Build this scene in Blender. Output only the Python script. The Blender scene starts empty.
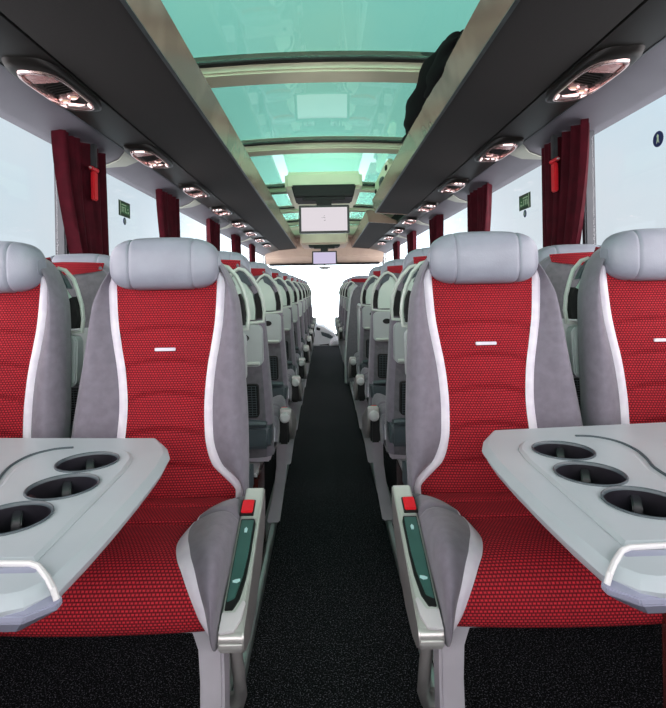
import bpy, bmesh, math, random
from mathutils import Vector, Matrix
random.seed(7)
S = bpy.context.scene
COL = S.collection
PI = math.pi

# ---------------------------------------------------------------- camera
FPX = 505.0
VPX, VPY = 324.5, 288.5
cd = bpy.data.cameras.new('camera'); cam = bpy.data.objects.new('camera', cd); COL.objects.link(cam)
S.camera = cam
cd.sensor_fit = 'HORIZONTAL'; cd.sensor_width = 36.0
cd.lens = FPX / 666.0 * 36.0
cd.shift_x = (333.0 - VPX) / 666.0
cd.shift_y = -(354.0 - VPY) / 666.0
cd.clip_start = 0.02
CX, CZ = -0.010, 1.065
cam.location = (CX, 0, CZ)
cam.rotation_euler = (PI / 2, 0.019, 0)

# ---------------------------------------------------------------- world: bright thin overcast
W = bpy.data.worlds.new('sky'); S.world = W; W.use_nodes = True
nt = W.node_tree; nt.nodes.clear()
def wn(t, **k):
    n = nt.nodes.new(t)
    for a, b in k.items(): setattr(n, a, b)
    return n
def wmath(op, a, b=None, clamp=False):
    n = wn('ShaderNodeMath', operation=op, use_clamp=clamp)
    for i, v in enumerate((a, b)):
        if v is None: continue
        if isinstance(v, (int, float)): n.inputs[i].default_value = v
        else: nt.links.new(v, n.inputs[i])
    return n.outputs[0]
tc = wn('ShaderNodeTexCoord'); sx = wn('ShaderNodeSeparateXYZ')
nt.links.new(tc.outputs['Generated'], sx.inputs[0])
X_, Y_, Z_ = sx.outputs
ramp = wn('ShaderNodeValToRGB')
ramp.color_ramp.elements[0].position = 0.0; ramp.color_ramp.elements[0].color = (0.76, 0.865, 0.94, 1)
ramp.color_ramp.elements[1].position = 1.0; ramp.color_ramp.elements[1].color = (0.64, 0.83, 0.95, 1)
nt.links.new(wmath('MULTIPLY', Z_, 2.2, True), ramp.inputs[0])
cn = wn('ShaderNodeTexNoise'); cn.inputs['Scale'].default_value = 3.5; cn.inputs['Detail'].default_value = 5
nt.links.new(tc.outputs['Generated'], cn.inputs['Vector'])
cl = wn('ShaderNodeMix', data_type='RGBA')
nt.links.new(wmath('MULTIPLY', wmath('SUBTRACT', cn.outputs['Fac'], 0.45), 3.0, True), cl.inputs[0])
nt.links.new(ramp.outputs[0], cl.inputs[6]); cl.inputs[7].default_value = (0.83, 0.885, 0.94, 1)
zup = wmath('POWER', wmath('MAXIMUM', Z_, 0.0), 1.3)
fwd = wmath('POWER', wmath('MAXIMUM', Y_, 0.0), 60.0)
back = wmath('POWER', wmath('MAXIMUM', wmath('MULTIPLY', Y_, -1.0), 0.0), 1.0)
SKY_TOP, SKY_FWD, FILL_BACK, FILL_SIDE = 0.25, 8.0, 5.4, 2.9  # back and side sky boosted out of view, added to light the interior
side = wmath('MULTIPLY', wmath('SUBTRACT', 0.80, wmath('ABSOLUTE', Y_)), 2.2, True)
st = wmath('ADD', wmath('ADD', 0.93, wmath('MULTIPLY', zup, SKY_TOP)), wmath('ADD', wmath('MULTIPLY', fwd, SKY_FWD), wmath('ADD', wmath('MULTIPLY', back, FILL_BACK), wmath('MULTIPLY', side, FILL_SIDE))))
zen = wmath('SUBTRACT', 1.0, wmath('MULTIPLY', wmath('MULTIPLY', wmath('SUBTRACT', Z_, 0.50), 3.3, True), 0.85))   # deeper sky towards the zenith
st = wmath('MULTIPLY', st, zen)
bg = wn('ShaderNodeBackground'); wo = wn('ShaderNodeOutputWorld')
wc = wn('ShaderNodeMix', data_type='RGBA')      # added fill glow out of view, beside and behind: whiter, a little warm
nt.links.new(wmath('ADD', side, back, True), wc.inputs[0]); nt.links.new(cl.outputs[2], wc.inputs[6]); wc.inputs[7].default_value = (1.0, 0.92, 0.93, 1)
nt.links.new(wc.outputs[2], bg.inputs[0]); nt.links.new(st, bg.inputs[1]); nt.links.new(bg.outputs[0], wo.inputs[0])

S.view_settings.view_transform = 'Standard'; S.view_settings.look = 'None'
S.view_settings.gamma = 1.0; S.view_settings.use_curve_mapping = False
S.view_settings.exposure = 0.0
S.cycles.max_bounces = 10; S.cycles.diffuse_bounces = 5; S.cycles.transparent_max_bounces = 16
S.cycles.sample_clamp_indirect = 8.0
S.cycles.use_denoising = True

# ---------------------------------------------------------------- materials
def srgb(r, g, b):
    f = lambda c: (c / 255 / 12.92) if c / 255 <= 0.04045 else ((c / 255 + 0.055) / 1.055) ** 2.4
    return (f(r), f(g), f(b), 1)
class Mat:
    def __init__(s, name, col, rough=0.6, metal=0.0, **k):
        s.m = bpy.data.materials.new(name); s.m.use_nodes = True
        s.t = s.m.node_tree; s.b = s.t.nodes['Principled BSDF']
        s.b.inputs['Base Color'].default_value = col
        s.b.inputs['Roughness'].default_value = rough
        s.b.inputs['Metallic'].default_value = metal
        for a, v in k.items(): s.b.inputs[a.replace('_', ' ')].default_value = v
    def node(s, t, **k):
        n = s.t.nodes.new(t)
        for a, b in k.items(): setattr(n, a, b)
        return n
    def link(s, a, b): s.t.links.new(a, b)
    def noise(s, c2, scale=40, lo=0.35, hi=0.65, detail=4, bump=0.0, bscale=None, coord='Object'):
        tc = s.node('ShaderNodeTexCoord'); n = s.node('ShaderNodeTexNoise')
        n.inputs['Scale'].default_value = scale; n.inputs['Detail'].default_value = detail
        s.link(tc.outputs[coord], n.inputs['Vector'])
        r = s.node('ShaderNodeValToRGB'); e = r.color_ramp.elements
        e[0].position = lo; e[1].position = hi
        e[0].color = s.b.inputs['Base Color'].default_value; e[1].color = c2
        s.link(n.outputs['Fac'], r.inputs[0]); s.link(r.outputs[0], s.b.inputs['Base Color'])
        if bump:
            n2 = s.node('ShaderNodeTexNoise'); n2.inputs['Scale'].default_value = bscale or scale; n2.inputs['Detail'].default_value = 3
            s.link(tc.outputs[coord], n2.inputs['Vector'])
            bp = s.node('ShaderNodeBump'); bp.inputs['Strength'].default_value = bump; bp.inputs['Distance'].default_value = 0.002
            s.link(n2.outputs['Fac'], bp.inputs['Height']); s.link(bp.outputs[0], s.b.inputs['Normal'])
        return s

M = {}
M['leather'] = Mat('grey_leather', srgb(134, 136, 149), 0.38).noise(srgb(142, 145, 158), 14, bump=0.25, bscale=260).m
M['suede'] = Mat('grey_suede', srgb(112, 106, 118), 0.9, Sheen_Weight=0.25).noise(srgb(122, 116, 128), 45, bump=0.2, bscale=500).m
M['shell'] = Mat('shell_fabric', srgb(96, 95, 100), 0.85).noise(srgb(108, 106, 112), 60, bump=0.2, bscale=500).m
M['piping'] = Mat('white_piping', srgb(228, 222, 232), 0.6).noise(srgb(216, 208, 222), 30).m
def red_mat():
    k = Mat('red_woven_fabric', srgb(170, 22, 36), 0.85, Specular_IOR_Level=0.2)
    uv = k.node('ShaderNodeUVMap'); br = k.node('ShaderNodeTexBrick')
    br.offset = 0.5; br.squash = 1.0
    k.link(uv.outputs[0], br.inputs['Vector'])
    br.inputs['Scale'].default_value = 1.0
    br.inputs['Brick Width'].default_value = 0.0072; br.inputs['Row Height'].default_value = 0.0060
    br.inputs['Mortar Size'].default_value = 0.0026; br.inputs['Mortar Smooth'].default_value = 1.0
    br.inputs['Color1'].default_value = srgb(196, 44, 56); br.inputs['Color2'].default_value = srgb(178, 46, 56)
    br.inputs['Mortar'].default_value = srgb(84, 10, 20)
    tc = k.node('ShaderNodeTexCoord'); n = k.node('ShaderNodeTexNoise'); n.inputs['Scale'].default_value = 9; n.inputs['Detail'].default_value = 3
    k.link(tc.outputs['Object'], n.inputs['Vector'])
    mx = k.node('ShaderNodeMix', data_type='RGBA', blend_type='MULTIPLY'); mx.inputs[0].default_value = 0.35
    k.link(br.outputs['Color'], mx.inputs[6]); k.link(n.outputs['Color'], mx.inputs[7])
    gr = k.node('ShaderNodeMix', data_type='RGBA', blend_type='MIX'); gr.inputs[0].default_value = 0.0
    k.link(br.outputs['Color'], gr.inputs[6]); k.link(mx.outputs[2], gr.inputs[7])
    k.link(gr.outputs[2], k.b.inputs['Base Color'])
    bp = k.node('ShaderNodeBump'); bp.inputs['Strength'].default_value = 0.5; bp.inputs['Distance'].default_value = 0.0012; bp.invert = True
    k.link(br.outputs['Fac'], bp.inputs['Height']); k.link(bp.outputs[0], k.b.inputs['Normal'])
    return k.m
M['red'] = red_mat()
M['pale_plastic'] = Mat('pale_grey_green_plastic', srgb(196, 204, 196), 0.35).noise(srgb(188, 197, 190), 8).m
M['tray'] = Mat('tray_grey_plastic', srgb(178, 184, 184), 0.4).noise(srgb(170, 176, 177), 8).m
M['infill'] = Mat('pale_green_infill', srgb(196, 210, 200), 0.3).noise(srgb(186, 202, 194), 6).m
M['chrome'] = Mat('satin_silver', srgb(196, 192, 190), 0.28, 0.5).noise(srgb(186, 183, 182), 10).m
M['legmetal'] = Mat('painted_leg_metal', srgb(206, 201, 210), 0.4, 0.3).noise(srgb(196, 191, 200), 12).m
M['alu'] = Mat('rail_aluminium', srgb(228, 236, 233), 0.28, 0.75).noise(srgb(212, 222, 219), 6).m
M['alu_dark'] = Mat('rail_groove', srgb(60, 66, 68), 0.5, 0.3).noise(srgb(50, 55, 57), 20).m
M['black'] = Mat('black_plastic', srgb(14, 14, 15), 0.35).noise(srgb(22, 22, 24), 30).m
M['matte_black'] = Mat('matte_black', srgb(12, 12, 12), 0.8).noise(srgb(20, 20, 21), 30).m
M['cupdark'] = Mat('cup_well_plastic', srgb(26, 24, 30), 0.35).noise(srgb(34, 32, 40), 20).m
M['teal_ctl'] = Mat('dark_teal_control', srgb(56, 96, 90), 0.35).noise(srgb(62, 104, 97), 15).m
M['dark_teal_grey'] = Mat('dark_slate_plastic', srgb(66, 76, 82), 0.4).noise(srgb(74, 84, 90), 20).m
M['redbtn'] = Mat('red_button', srgb(228, 26, 40), 0.3).noise(srgb(238, 40, 54), 30).m
M['icon'] = Mat('icon_print', srgb(190, 230, 230), 0.5).m
M['whiteplastic'] = Mat('white_plastic', srgb(214, 212, 214), 0.35).noise(srgb(205, 203, 206), 12).m
M['table'] = Mat('table_silver_laminate', srgb(180, 188, 194), 0.34, 0.0).noise(srgb(173, 181, 188), 5).m
M['table_edge'] = Mat('table_edge_plastic', srgb(176, 190, 196), 0.3, 0.15).noise(srgb(168, 182, 190), 6).m
M['table_cap'] = Mat('table_cap_lilac', srgb(158, 160, 182), 0.28, 0.15).noise(srgb(150, 154, 174), 6).m
M['maroon'] = Mat('dark_maroon_gloss', srgb(62, 22, 20), 0.25).noise(srgb(82, 34, 30), 10).m
M['curtain'] = Mat('burgundy_curtain', srgb(52, 5, 16), 0.75, Specular_IOR_Level=0.12).noise(srgb(66, 8, 22), 20).m
M['rack_under'] = Mat('rack_underside', srgb(20, 19, 19), 0.8, Specular_IOR_Level=0.25).noise(srgb(27, 26, 25), 300, bump=0.2).m
M['rack_lip'] = Mat('taupe_lip', srgb(104, 86, 78), 0.16).noise(srgb(126, 106, 95), 3.5, lo=.42, hi=.6, detail=2).m
M['strip'] = Mat('service_strip_dark', srgb(15, 14, 13), 0.4, Specular_IOR_Level=0.3).noise(srgb(20, 19, 17), 8).m
M['band'] = Mat('window_header_grey', srgb(88, 88, 96), 0.5).noise(srgb(82, 82, 90), 5).m
M['cream'] = Mat('cream_liner', srgb(205, 208, 180), 0.55).noise(srgb(196, 200, 172), 5).m
M['tan'] = Mat('tan_liner', srgb(176, 158, 142), 0.6).noise(srgb(166, 148, 134), 5).m
M['wall'] = Mat('side_wall_grey', srgb(110, 110, 114), 0.8).noise(srgb(120, 120, 124), 60).m
M['pillar'] = Mat('window_pillar_grey', srgb(62, 66, 72), 0.5).noise(srgb(54, 58, 64), 10).m
M['bag'] = Mat('black_jacket', srgb(6, 6, 7), 0.95, Specular_IOR_Level=0.1).noise(srgb(10, 10, 11), 20, bump=0.4, bscale=60).m
M['beige_reflector'] = Mat('rosy_reflector', srgb(232, 196, 192), 0.18, 0.7).noise(srgb(220, 180, 178), 20).m
M['reflect_chrome'] = Mat('chrome_red_reflection', srgb(238, 214, 210), 0.12, 0.9).noise(srgb(228, 200, 198), 30).m  # pink reflection of the red seats is put into the chrome colour
M['hammer'] = Mat('hammer_red', srgb(206, 24, 38), 0.4).noise(srgb(190, 20, 32), 20).m
M['green_sign'] = Mat('green_sticker', srgb(48, 112, 62), 0.5).noise(srgb(40, 100, 56), 20).m
M['green_dark'] = Mat('dark_green_sticker', srgb(24, 58, 36), 0.5).noise(srgb(20, 50, 30), 20).m
M['sign_white'] = Mat('sticker_print', srgb(196, 222, 190), 0.6).m
M['blue_sign'] = Mat('blue_sticker', srgb(16, 36, 92), 0.5).noise(srgb(14, 30, 80), 20).m
M['blue_card'] = Mat('blue_card', srgb(46, 130, 205), 0.5).noise(srgb(60, 144, 214), 20).m
M['cabinet'] = Mat('dash_white', srgb(226, 224, 232), 0.5).noise(srgb(186, 184, 194), 10).m
def carpet():
    k = Mat('speckled_black_carpet', srgb(12, 12, 13), 0.85)
    tc = k.node('ShaderNodeTexCoord')
    v = k.node('ShaderNodeTexNoise'); v.inputs['Scale'].default_value = 230; v.inputs['Detail'].default_value = 2; v.inputs['Roughness'].default_value = 0.7
    k.link(tc.outputs['Object'], v.inputs['Vector'])
    r = k.node('ShaderNodeValToRGB'); e = r.color_ramp.elements
    e[0].position = 0.40; e[0].color = srgb(8, 8, 10); e[1].position = 0.70; e[1].color = srgb(158, 156, 168)
    m_ = r.color_ramp.elements.new(0.57); m_.color = srgb(20, 20, 23)
    k.link(v.outputs['Fac'], r.inputs[0]); k.link(r.outputs[0], k.b.inputs['Base Color'])
    bp = k.node('ShaderNodeBump'); bp.inputs['Strength'].default_value = 0.7; bp.inputs['Distance'].default_value = 0.004
    k.link(v.outputs['Fac'], bp.inputs['Height']); k.link(bp.outputs[0], k.b.inputs['Normal'])
    k.b.inputs['Specular IOR Level'].default_value = 0.18
    k.b.inputs['Sheen Weight'].default_value = 0.0; k.b.inputs['Sheen Roughness'].default_value = 0.3
    return k.m
M['carpet'] = carpet()
def glass(name, tint, glossy=1.0, refl=0.9):
    m = bpy.data.materials.new(name); m.use_nodes = True; t = m.node_tree; t.nodes.clear()
    tr = t.nodes.new('ShaderNodeBsdfTransparent'); tr.inputs[0].default_value = tint
    gl = t.nodes.new('ShaderNodeBsdfGlossy'); gl.inputs['Roughness'].default_value = 0.02; gl.inputs[0].default_value = (glossy, glossy, glossy, 1)
    lw = t.nodes.new('ShaderNodeLayerWeight'); lw.inputs[0].default_value = 0.5
    pw = t.nodes.new('ShaderNodeMath'); pw.operation = 'POWER'; pw.inputs[1].default_value = 5.0
    ml = t.nodes.new('ShaderNodeMath'); ml.operation = 'MULTIPLY_ADD'; ml.inputs[1].default_value = refl; ml.inputs[2].default_value = 0.04
    t.links.new(lw.outputs['Facing'], pw.inputs[0]); t.links.new(pw.outputs[0], ml.inputs[0])
    mx = t.nodes.new('ShaderNodeMixShader'); out = t.nodes.new('ShaderNodeOutputMaterial')
    t.links.new(ml.outputs[0], mx.inputs[0]); t.links.new(tr.outputs[0], mx.inputs[1]); t.links.new(gl.outputs[0], mx.inputs[2]); t.links.new(mx.outputs[0], out.inputs[0])
    return m
M['roof_glass'] = glass('teal_roof_glass', (0.585, 0.85, 0.735, 1), 1.0, 1.1)
M['window_glass'] = glass('clear_window_glass', (0.985, 0.992, 0.995, 1), 0.6, 0.35)
def emit(name, col, s):
    m = bpy.data.materials.new(name); m.use_nodes = True; t = m.node_tree; t.nodes.clear()
    e = t.nodes.new('ShaderNodeEmission'); e.inputs[0].default_value = col; e.inputs[1].default_value = s
    o = t.nodes.new('ShaderNodeOutputMaterial'); t.links.new(e.outputs[0], o.inputs[0]); return m
M['screen'] = emit('lit_screen', srgb(226, 218, 224), 1.0)
M['screen2'] = emit('lit_screen_lilac', srgb(206, 196, 226), 1.0)
M['lens'] = emit('warm_lens', srgb(255, 214, 180), 0.8)

M['cover'] = Mat('header_cover_grey', srgb(150, 156, 146), 0.4).noise(srgb(142, 148, 138), 10).m
# ---------------------------------------------------------------- mesh helpers
class MB:
    def __init__(s): s.v = []; s.f = []; s.uv = {}
    def add(s, vs, fs, uvs=None):
        o = len(s.v); s.v += [tuple(v) for v in vs]; s.f += [[i + o for i in f] for f in fs]
        if uvs:
            for i, u in enumerate(uvs): s.uv[o + i] = u
        return s
    def box(s, x0, x1, y0, y1, z0, z1):
        vs = [(x, y, z) for z in (z0, z1) for y in (y0, y1) for x in (x0, x1)]
        return s.add(vs, [(0, 2, 3, 1), (4, 5, 7, 6), (0, 1, 5, 4), (2, 6, 7, 3), (0, 4, 6, 2), (1, 3, 7, 5)])
    def rings(s, rings, cap=True, closed=True):
        n = len(rings[0]); vs = [p for r in rings for p in r]; fs = []
        for a in range(len(rings) - 1):
            for i in range(n if closed else n - 1):
                j = (i + 1) % n
                fs.append((a * n + i, a * n + j, (a + 1) * n + j, (a + 1) * n + i))
        if cap:
            fs.append(tuple(range(n - 1, -1, -1))); fs.append(tuple((len(rings) - 1) * n + i for i in range(n)))
        return s.add(vs, fs)
    def tube(s, pts, r, n=8, closed=False, flat=1.0, up=None):
        pts = [Vector(p) for p in pts]; R = []; N = len(pts)
        rr = r if isinstance(r, (list, tuple)) else [r] * N
        prev = None
        for i, p in enumerate(pts):
            a = pts[(i - 1) % N] if (closed or i > 0) else p; b = pts[(i + 1) % N] if (closed or i < N - 1) else p
            d = (b - a).normalized()
            if prev is None:
                u = Vector(up) if up else (Vector((0, 0, 1)) if abs(d.z) < .9 else Vector((0, 1, 0)))
            else: u = prev
            u = (u - d * u.dot(d)).normalized(); w = d.cross(u); prev = u
            R.append([p + u * (math.cos(t * 2 * PI / n) * rr[i] * flat) + w * (math.sin(t * 2 * PI / n) * rr[i]) for t in range(n)])
        if closed: R.append(R[0])
        return s.rings(R, cap=not closed)
    def prism(s, pts, fn0, fn1):
        n = len(pts); vs = [fn0(*p) for p in pts] + [fn1(*p) for p in pts]
        fs = [tuple(range(n - 1, -1, -1)), tuple(range(n, 2 * n))] + [(i, (i + 1) % n, n + (i + 1) % n, n + i) for i in range(n)]
        return s.add(vs, fs)
    def build(s, name, mat, parent=None, bevel=0, smooth=True, angle=40, seg=2, mirror=1, weld=True):
        vs = s.v
        me = bpy.data.meshes.new(name)
        me.from_pydata([(v[0] * mirror, v[1], v[2]) for v in vs], [], [list(f) for f in s.f])
        if s.uv:
            ul = me.uv_layers.new(name='UVMap')
            for lp in me.loops:
                ul.data[lp.index].uv = s.uv.get(lp.vertex_index, (0, 0))
        bm = bmesh.new(); bm.from_mesh(me)
        if weld and not s.uv: bmesh.ops.remove_doubles(bm, verts=bm.verts, dist=1e-5)
        if not s.uv: bmesh.ops.recalc_face_normals(bm, faces=bm.faces)
        elif mirror < 0: bmesh.ops.reverse_faces(bm, faces=bm.faces)
        if bevel:
            es = [e for e in bm.edges if len(e.link_faces) == 2 and e.calc_face_angle(0) > math.radians(30)]
            bmesh.ops.bevel(bm, geom=es, offset=bevel, segments=seg, affect='EDGES', clamp_overlap=True)
        for f in bm.faces: f.smooth = smooth
        if smooth:
            for e in bm.edges:
                if len(e.link_faces) == 2 and e.calc_face_angle(0) > math.radians(angle): e.smooth = False
        bm.to_mesh(me); bm.free()
        me.materials.append(M[mat] if isinstance(mat, str) else mat)
        o = bpy.data.objects.new(name, me); COL.objects.link(o)
        if parent is not None: o.parent = parent
        return o
def empty(name, loc=(0, 0, 0), rz=0):
    o = bpy.data.objects.new(name, None); COL.objects.link(o); o.location = loc; o.rotation_euler = (0, 0, rz)
    o.empty_display_size = 0.1
    return o
def tag(o, label, cat, group=None):
    o['label'] = label; o['category'] = cat
    if group: o['group'] = group
    return o
def struct(o): o['kind'] = 'structure'; return o
def copy_tree(o, parent=None):
    c = o.copy(); COL.objects.link(c)
    if parent is not None: c.parent = parent
    for ch in list(o.children): copy_tree(ch, c)
    return c
def interp(tab, x):
    if x <= tab[0][0]: return tab[0][1]
    for (a, va), (b, vb) in zip(tab, tab[1:]):
        if x <= b:
            t = (x - a) / (b - a); return va + (vb - va) * t
    return tab[-1][1]
def smooth_tab(tab, x):   # cosine-free Catmull-Rom
    n = len(tab)
    if x <= tab[0][0]: return tab[0][1]
    if x >= tab[-1][0]: return tab[-1][1]
    for i in range(n - 1):
        if x <= tab[i + 1][0]:
            x0, x1 = tab[i][0], tab[i + 1][0]; t = (x - x0) / (x1 - x0)
            p1, p2 = tab[i][1], tab[i + 1][1]
            m1 = (p2 - (tab[i - 1][1] if i else p1)) / (x1 - (tab[i - 1][0] if i else x0)) * (x1 - x0)
            m2 = ((tab[i + 2][1] if i + 2 < n else p2) - p1) / ((tab[i + 2][0] if i + 2 < n else x1) - x0) * (x1 - x0)
            return (2*t**3-3*t**2+1)*p1 + (t**3-2*t**2+t)*m1 + (-2*t**3+3*t**2)*p2 + (t**3-t**2)*m2

# ================================================================ SETTING
Y0, Y1 = -1.6, 10.2
WX = 1.18
struct(MB().box(-1.25, 1.25, Y0, 9.4, -0.08, 0).build('floor', 'carpet', smooth=False))

def extr(name, pts, y0, y1, mat, bevel=0.0, smooth=True, angle=35):     # closed x-z profile extruded along the coach
    return MB().prism(pts, lambda x, z: (x, y0, z), lambda x, z: (x, y1, z)).build(name, mat, bevel=bevel, smooth=smooth, angle=angle)
for sgn, nm in ((-1, 'left'), (1, 'right')):
    m = lambda pts: [(p[0] * sgn, p[1]) for p in pts]
    struct(extr('wall_' + nm, m([(1.14, 0), (1.25, 0), (1.25, .90), (1.14, .90)]), Y0, Y1, 'wall'))
    # grey header above the windows, up to the outer skin
    struct(extr('trim_%d' % (1 if sgn < 0 else 2), m([(1.02, 1.794), (1.18, 1.75), (1.25, 1.75), (1.25, 2.06), (1.19, 2.06), (1.17, 1.86), (1.02, 1.812)]), Y0, Y1, 'band'))
    # roof flank above the racks
    struct(extr('trim_%d' % (3 if sgn < 0 else 4), m([(1.25, 2.02), (1.25, 2.08), (1.02, 2.22), (.78, 2.25), (.78, 2.19), (1.0, 2.16), (1.17, 2.03)]), Y0, Y1, 'cream'))
    # mullions and panes
    mull = [-0.9, 0.7, 2.28, 3.72, 5.2, 6.7, 8.2]
    for i, y in enumerate(mull):
        struct(MB().box(*sorted((sgn * 1.165, sgn * 1.215)), y - .018, y + .018, .88, 1.78).build('trim_%d' % (10 + i + (0 if sgn < 0 else 20)), 'pillar', bevel=.006))
    ed = [Y0] + mull + [Y1]
    for i, (a, b) in enumerate(zip(ed, ed[1:])):
        struct(MB().box(*sorted((sgn * 1.195, sgn * 1.201)), a + .027, b - .027, .89, 1.76).build('window_%d' % (i + (1 if sgn < 0 else 11)), 'window_glass', smooth=False))

# roof beams and tinted panes; the roof arches from z 2.10 at x .8 to 2.18 in the middle
def roofz(x): return 2.192 - 0.035 * (x / .8) ** 2
RB = [-0.9, 1.0, 2.52, 3.92, 5.58, 7.05, 8.45]
def arch_slab(y0, y1, dz0, dz1, hw=.84, n=20):
    b = MB(); vs = []; fs = []
    for i in range(n + 1):
        x = -hw + 2 * hw * i / n; z = roofz(x)
        vs += [(x, y0, z + dz0), (x, y1, z + dz0), (x, y1, z + dz1), (x, y0, z + dz1)]
    for i in range(n):
        a = 4 * i
        for q in range(4): fs.append((a + q, a + (q + 1) % 4, a + 4 + (q + 1) % 4, a + 4 + q))
    fs += [(3, 2, 1, 0), (4 * n, 4 * n + 1, 4 * n + 2, 4 * n + 3)]
    return b.add(vs, fs)
for i, y in enumerate(RB):
    struct(arch_slab(y - .018, y + .02, .012, .05).build('trim_%d' % (50 + i), 'matte_black', angle=50))
    struct(arch_slab(y + .02, y + .18, -.030, .05).build('trim_%d' % (60 + i), 'cream', angle=50, bevel=.012))
edr = [Y0] + RB + [9.4]
for i, (a, b_) in enumerate(zip(edr, edr[1:])):
    struct(arch_slab(a + (.18 if i else 0), b_ - .02, .02, .028).build('window_%d' % (30 + i), 'roof_glass', angle=60))
# rear wall and rear window (behind the camera)
struct(MB().box(-1.25, 1.25, Y0 - .08, Y0, 0, .95).box(-1.25, 1.25, Y0 - .08, Y0, 1.95, 2.3).build('wall_back', 'wall', smooth=False))
struct(MB().box(-1.2, 1.2, Y0 - .05, Y0 - .044, .94, 1.96).build('window_40', 'window_glass', smooth=False))
# front: header, roof liner, low front wall, windscreen
struct(MB().box(-1.2, 1.2, 9.40, 10.25, 2.06, 2.24).build('ceiling', 'tan', bevel=.02))
struct(MB().prism([(9.80, 2.06), (10.25, 2.06), (10.25, 1.56), (10.08, 1.56), (9.88, 1.70)], lambda y, z: (-1.16, y, z), lambda y, z: (1.16, y, z)).build('trim_70', 'tan', bevel=.02))
struct(MB().box(-1.1, 1.1, 10.04, 10.10, 1.53, 1.575).build('trim_71', 'matte_black', bevel=.01))
struct(MB().box(-1.25, 1.25, 10.55, 10.62, -.6, .12).build('wall_front', 'wall', smooth=False))
struct(MB().box(-1.25, 1.25, 10.50, 10.508, .1, 1.9).build('window_41', 'window_glass', smooth=False))
struct(MB().box(-1.25, 1.25, 9.4, 10.6, -.35, -.25).build('trim_72', 'matte_black', smooth=False))
struct(MB().box(-1.25, 1.25, 9.4, 9.43, -.3, -.0).build('trim_73', 'alu', smooth=False))
for sgn in (-1, 1):
    struct(MB().box(*sorted((sgn * 1.2, sgn * 1.25)), 10.2, 10.55, -.3, 2.0).build('trim_%d' % (74 + (sgn > 0)), 'wall', smooth=False))

# ================================================================ overhead racks
def rack(sgn, y0, y1, label):
    t = empty('luggage_rack', (0, y0, 0)); tag(t, label, 'luggage rack', 'overhead luggage racks')
    L = y1 - y0
    m = lambda pts: [(p[0] * sgn, p[1]) for p in pts]
    def e(name, pts, mat, a=0, b=L, bevel=.004): return MB().prism(m(pts), lambda x, z: (x, a, z), lambda x, z: (x, b, z)).build(name, mat, t, bevel=bevel, angle=35)
    e('shelf', [(.535, 1.850), (.858, 1.822), (.866, 1.822), (.866, 1.842), (.535, 1.874)], 'rack_under')
    e('lip', [(.533, 1.848), (.520, 1.905), (.502, 1.972), (.508, 1.984), (.520, 1.980), (.540, 1.905), (.548, 1.862), (.541, 1.846)], 'rack_lip')
    e('back_panel', [(1.00, 1.85), (1.015, 1.85), (1.015, 2.10), (1.00, 2.10)], 'rack_under')
    e('edge_bead', [(.529, 1.846), (.541, 1.842), (.541, 1.850), (.531, 1.853)], 'alu_dark', bevel=.001)
    # end caps
    for (a, b) in ((-.012, 0), (L, L + .012)):
        e('end_cap', [(.535, 1.842), (.862, 1.816), (.90, 1.84), (.56, 1.99), (.502, 1.982), (.52, 1.90)], 'rack_lip', a, b)
    return t
rack(-1, Y0 + .02, 9.75, 'long overhead luggage rack running unbroken down the left side above the seats')
rack(1, Y0 + .02, 5.26, 'near right overhead luggage rack, ending before the first hanging screen, black jacket on it')
rack(1, 6.0, 9.75, 'short far right overhead luggage rack beyond the gap, behind the near rack end')

# service channel (dark) beside the windows, below the racks
svc = {}
for sgn, nm in ((-1, 'left'), (1, 'right')):
    pr = [(.868, 1.836), (.872, 1.820), (.95, 1.800), (1.018, 1.792), (1.018, 1.812), (.95, 1.835), (.872, 1.848)]
    svc[nm] = MB().prism([(x * sgn, z) for x, z in pr], lambda x, z: (x, Y0 + .02, z), lambda x, z: (x, 9.75, z)).build('service_channel', 'strip', angle=50)
    tag(svc[nm], 'dark glossy service channel between rack and windows along the %s side' % nm, 'service channel', 'overhead service channels')
# aluminium hairline between channel and header
    o = MB().prism([(x * sgn, z) for x, z in ((1.014, 1.789), (1.022, 1.788), (1.022, 1.796), (1.014, 1.797))], lambda x, z: (x, 0, z), lambda x, z: (x, 9.3 - Y0 - .02, z)).build('trim_%d' % (80 + (sgn > 0)), 'pillar', smooth=False)
    o.location = (0, Y0 + .02, 0); struct(o)

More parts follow.
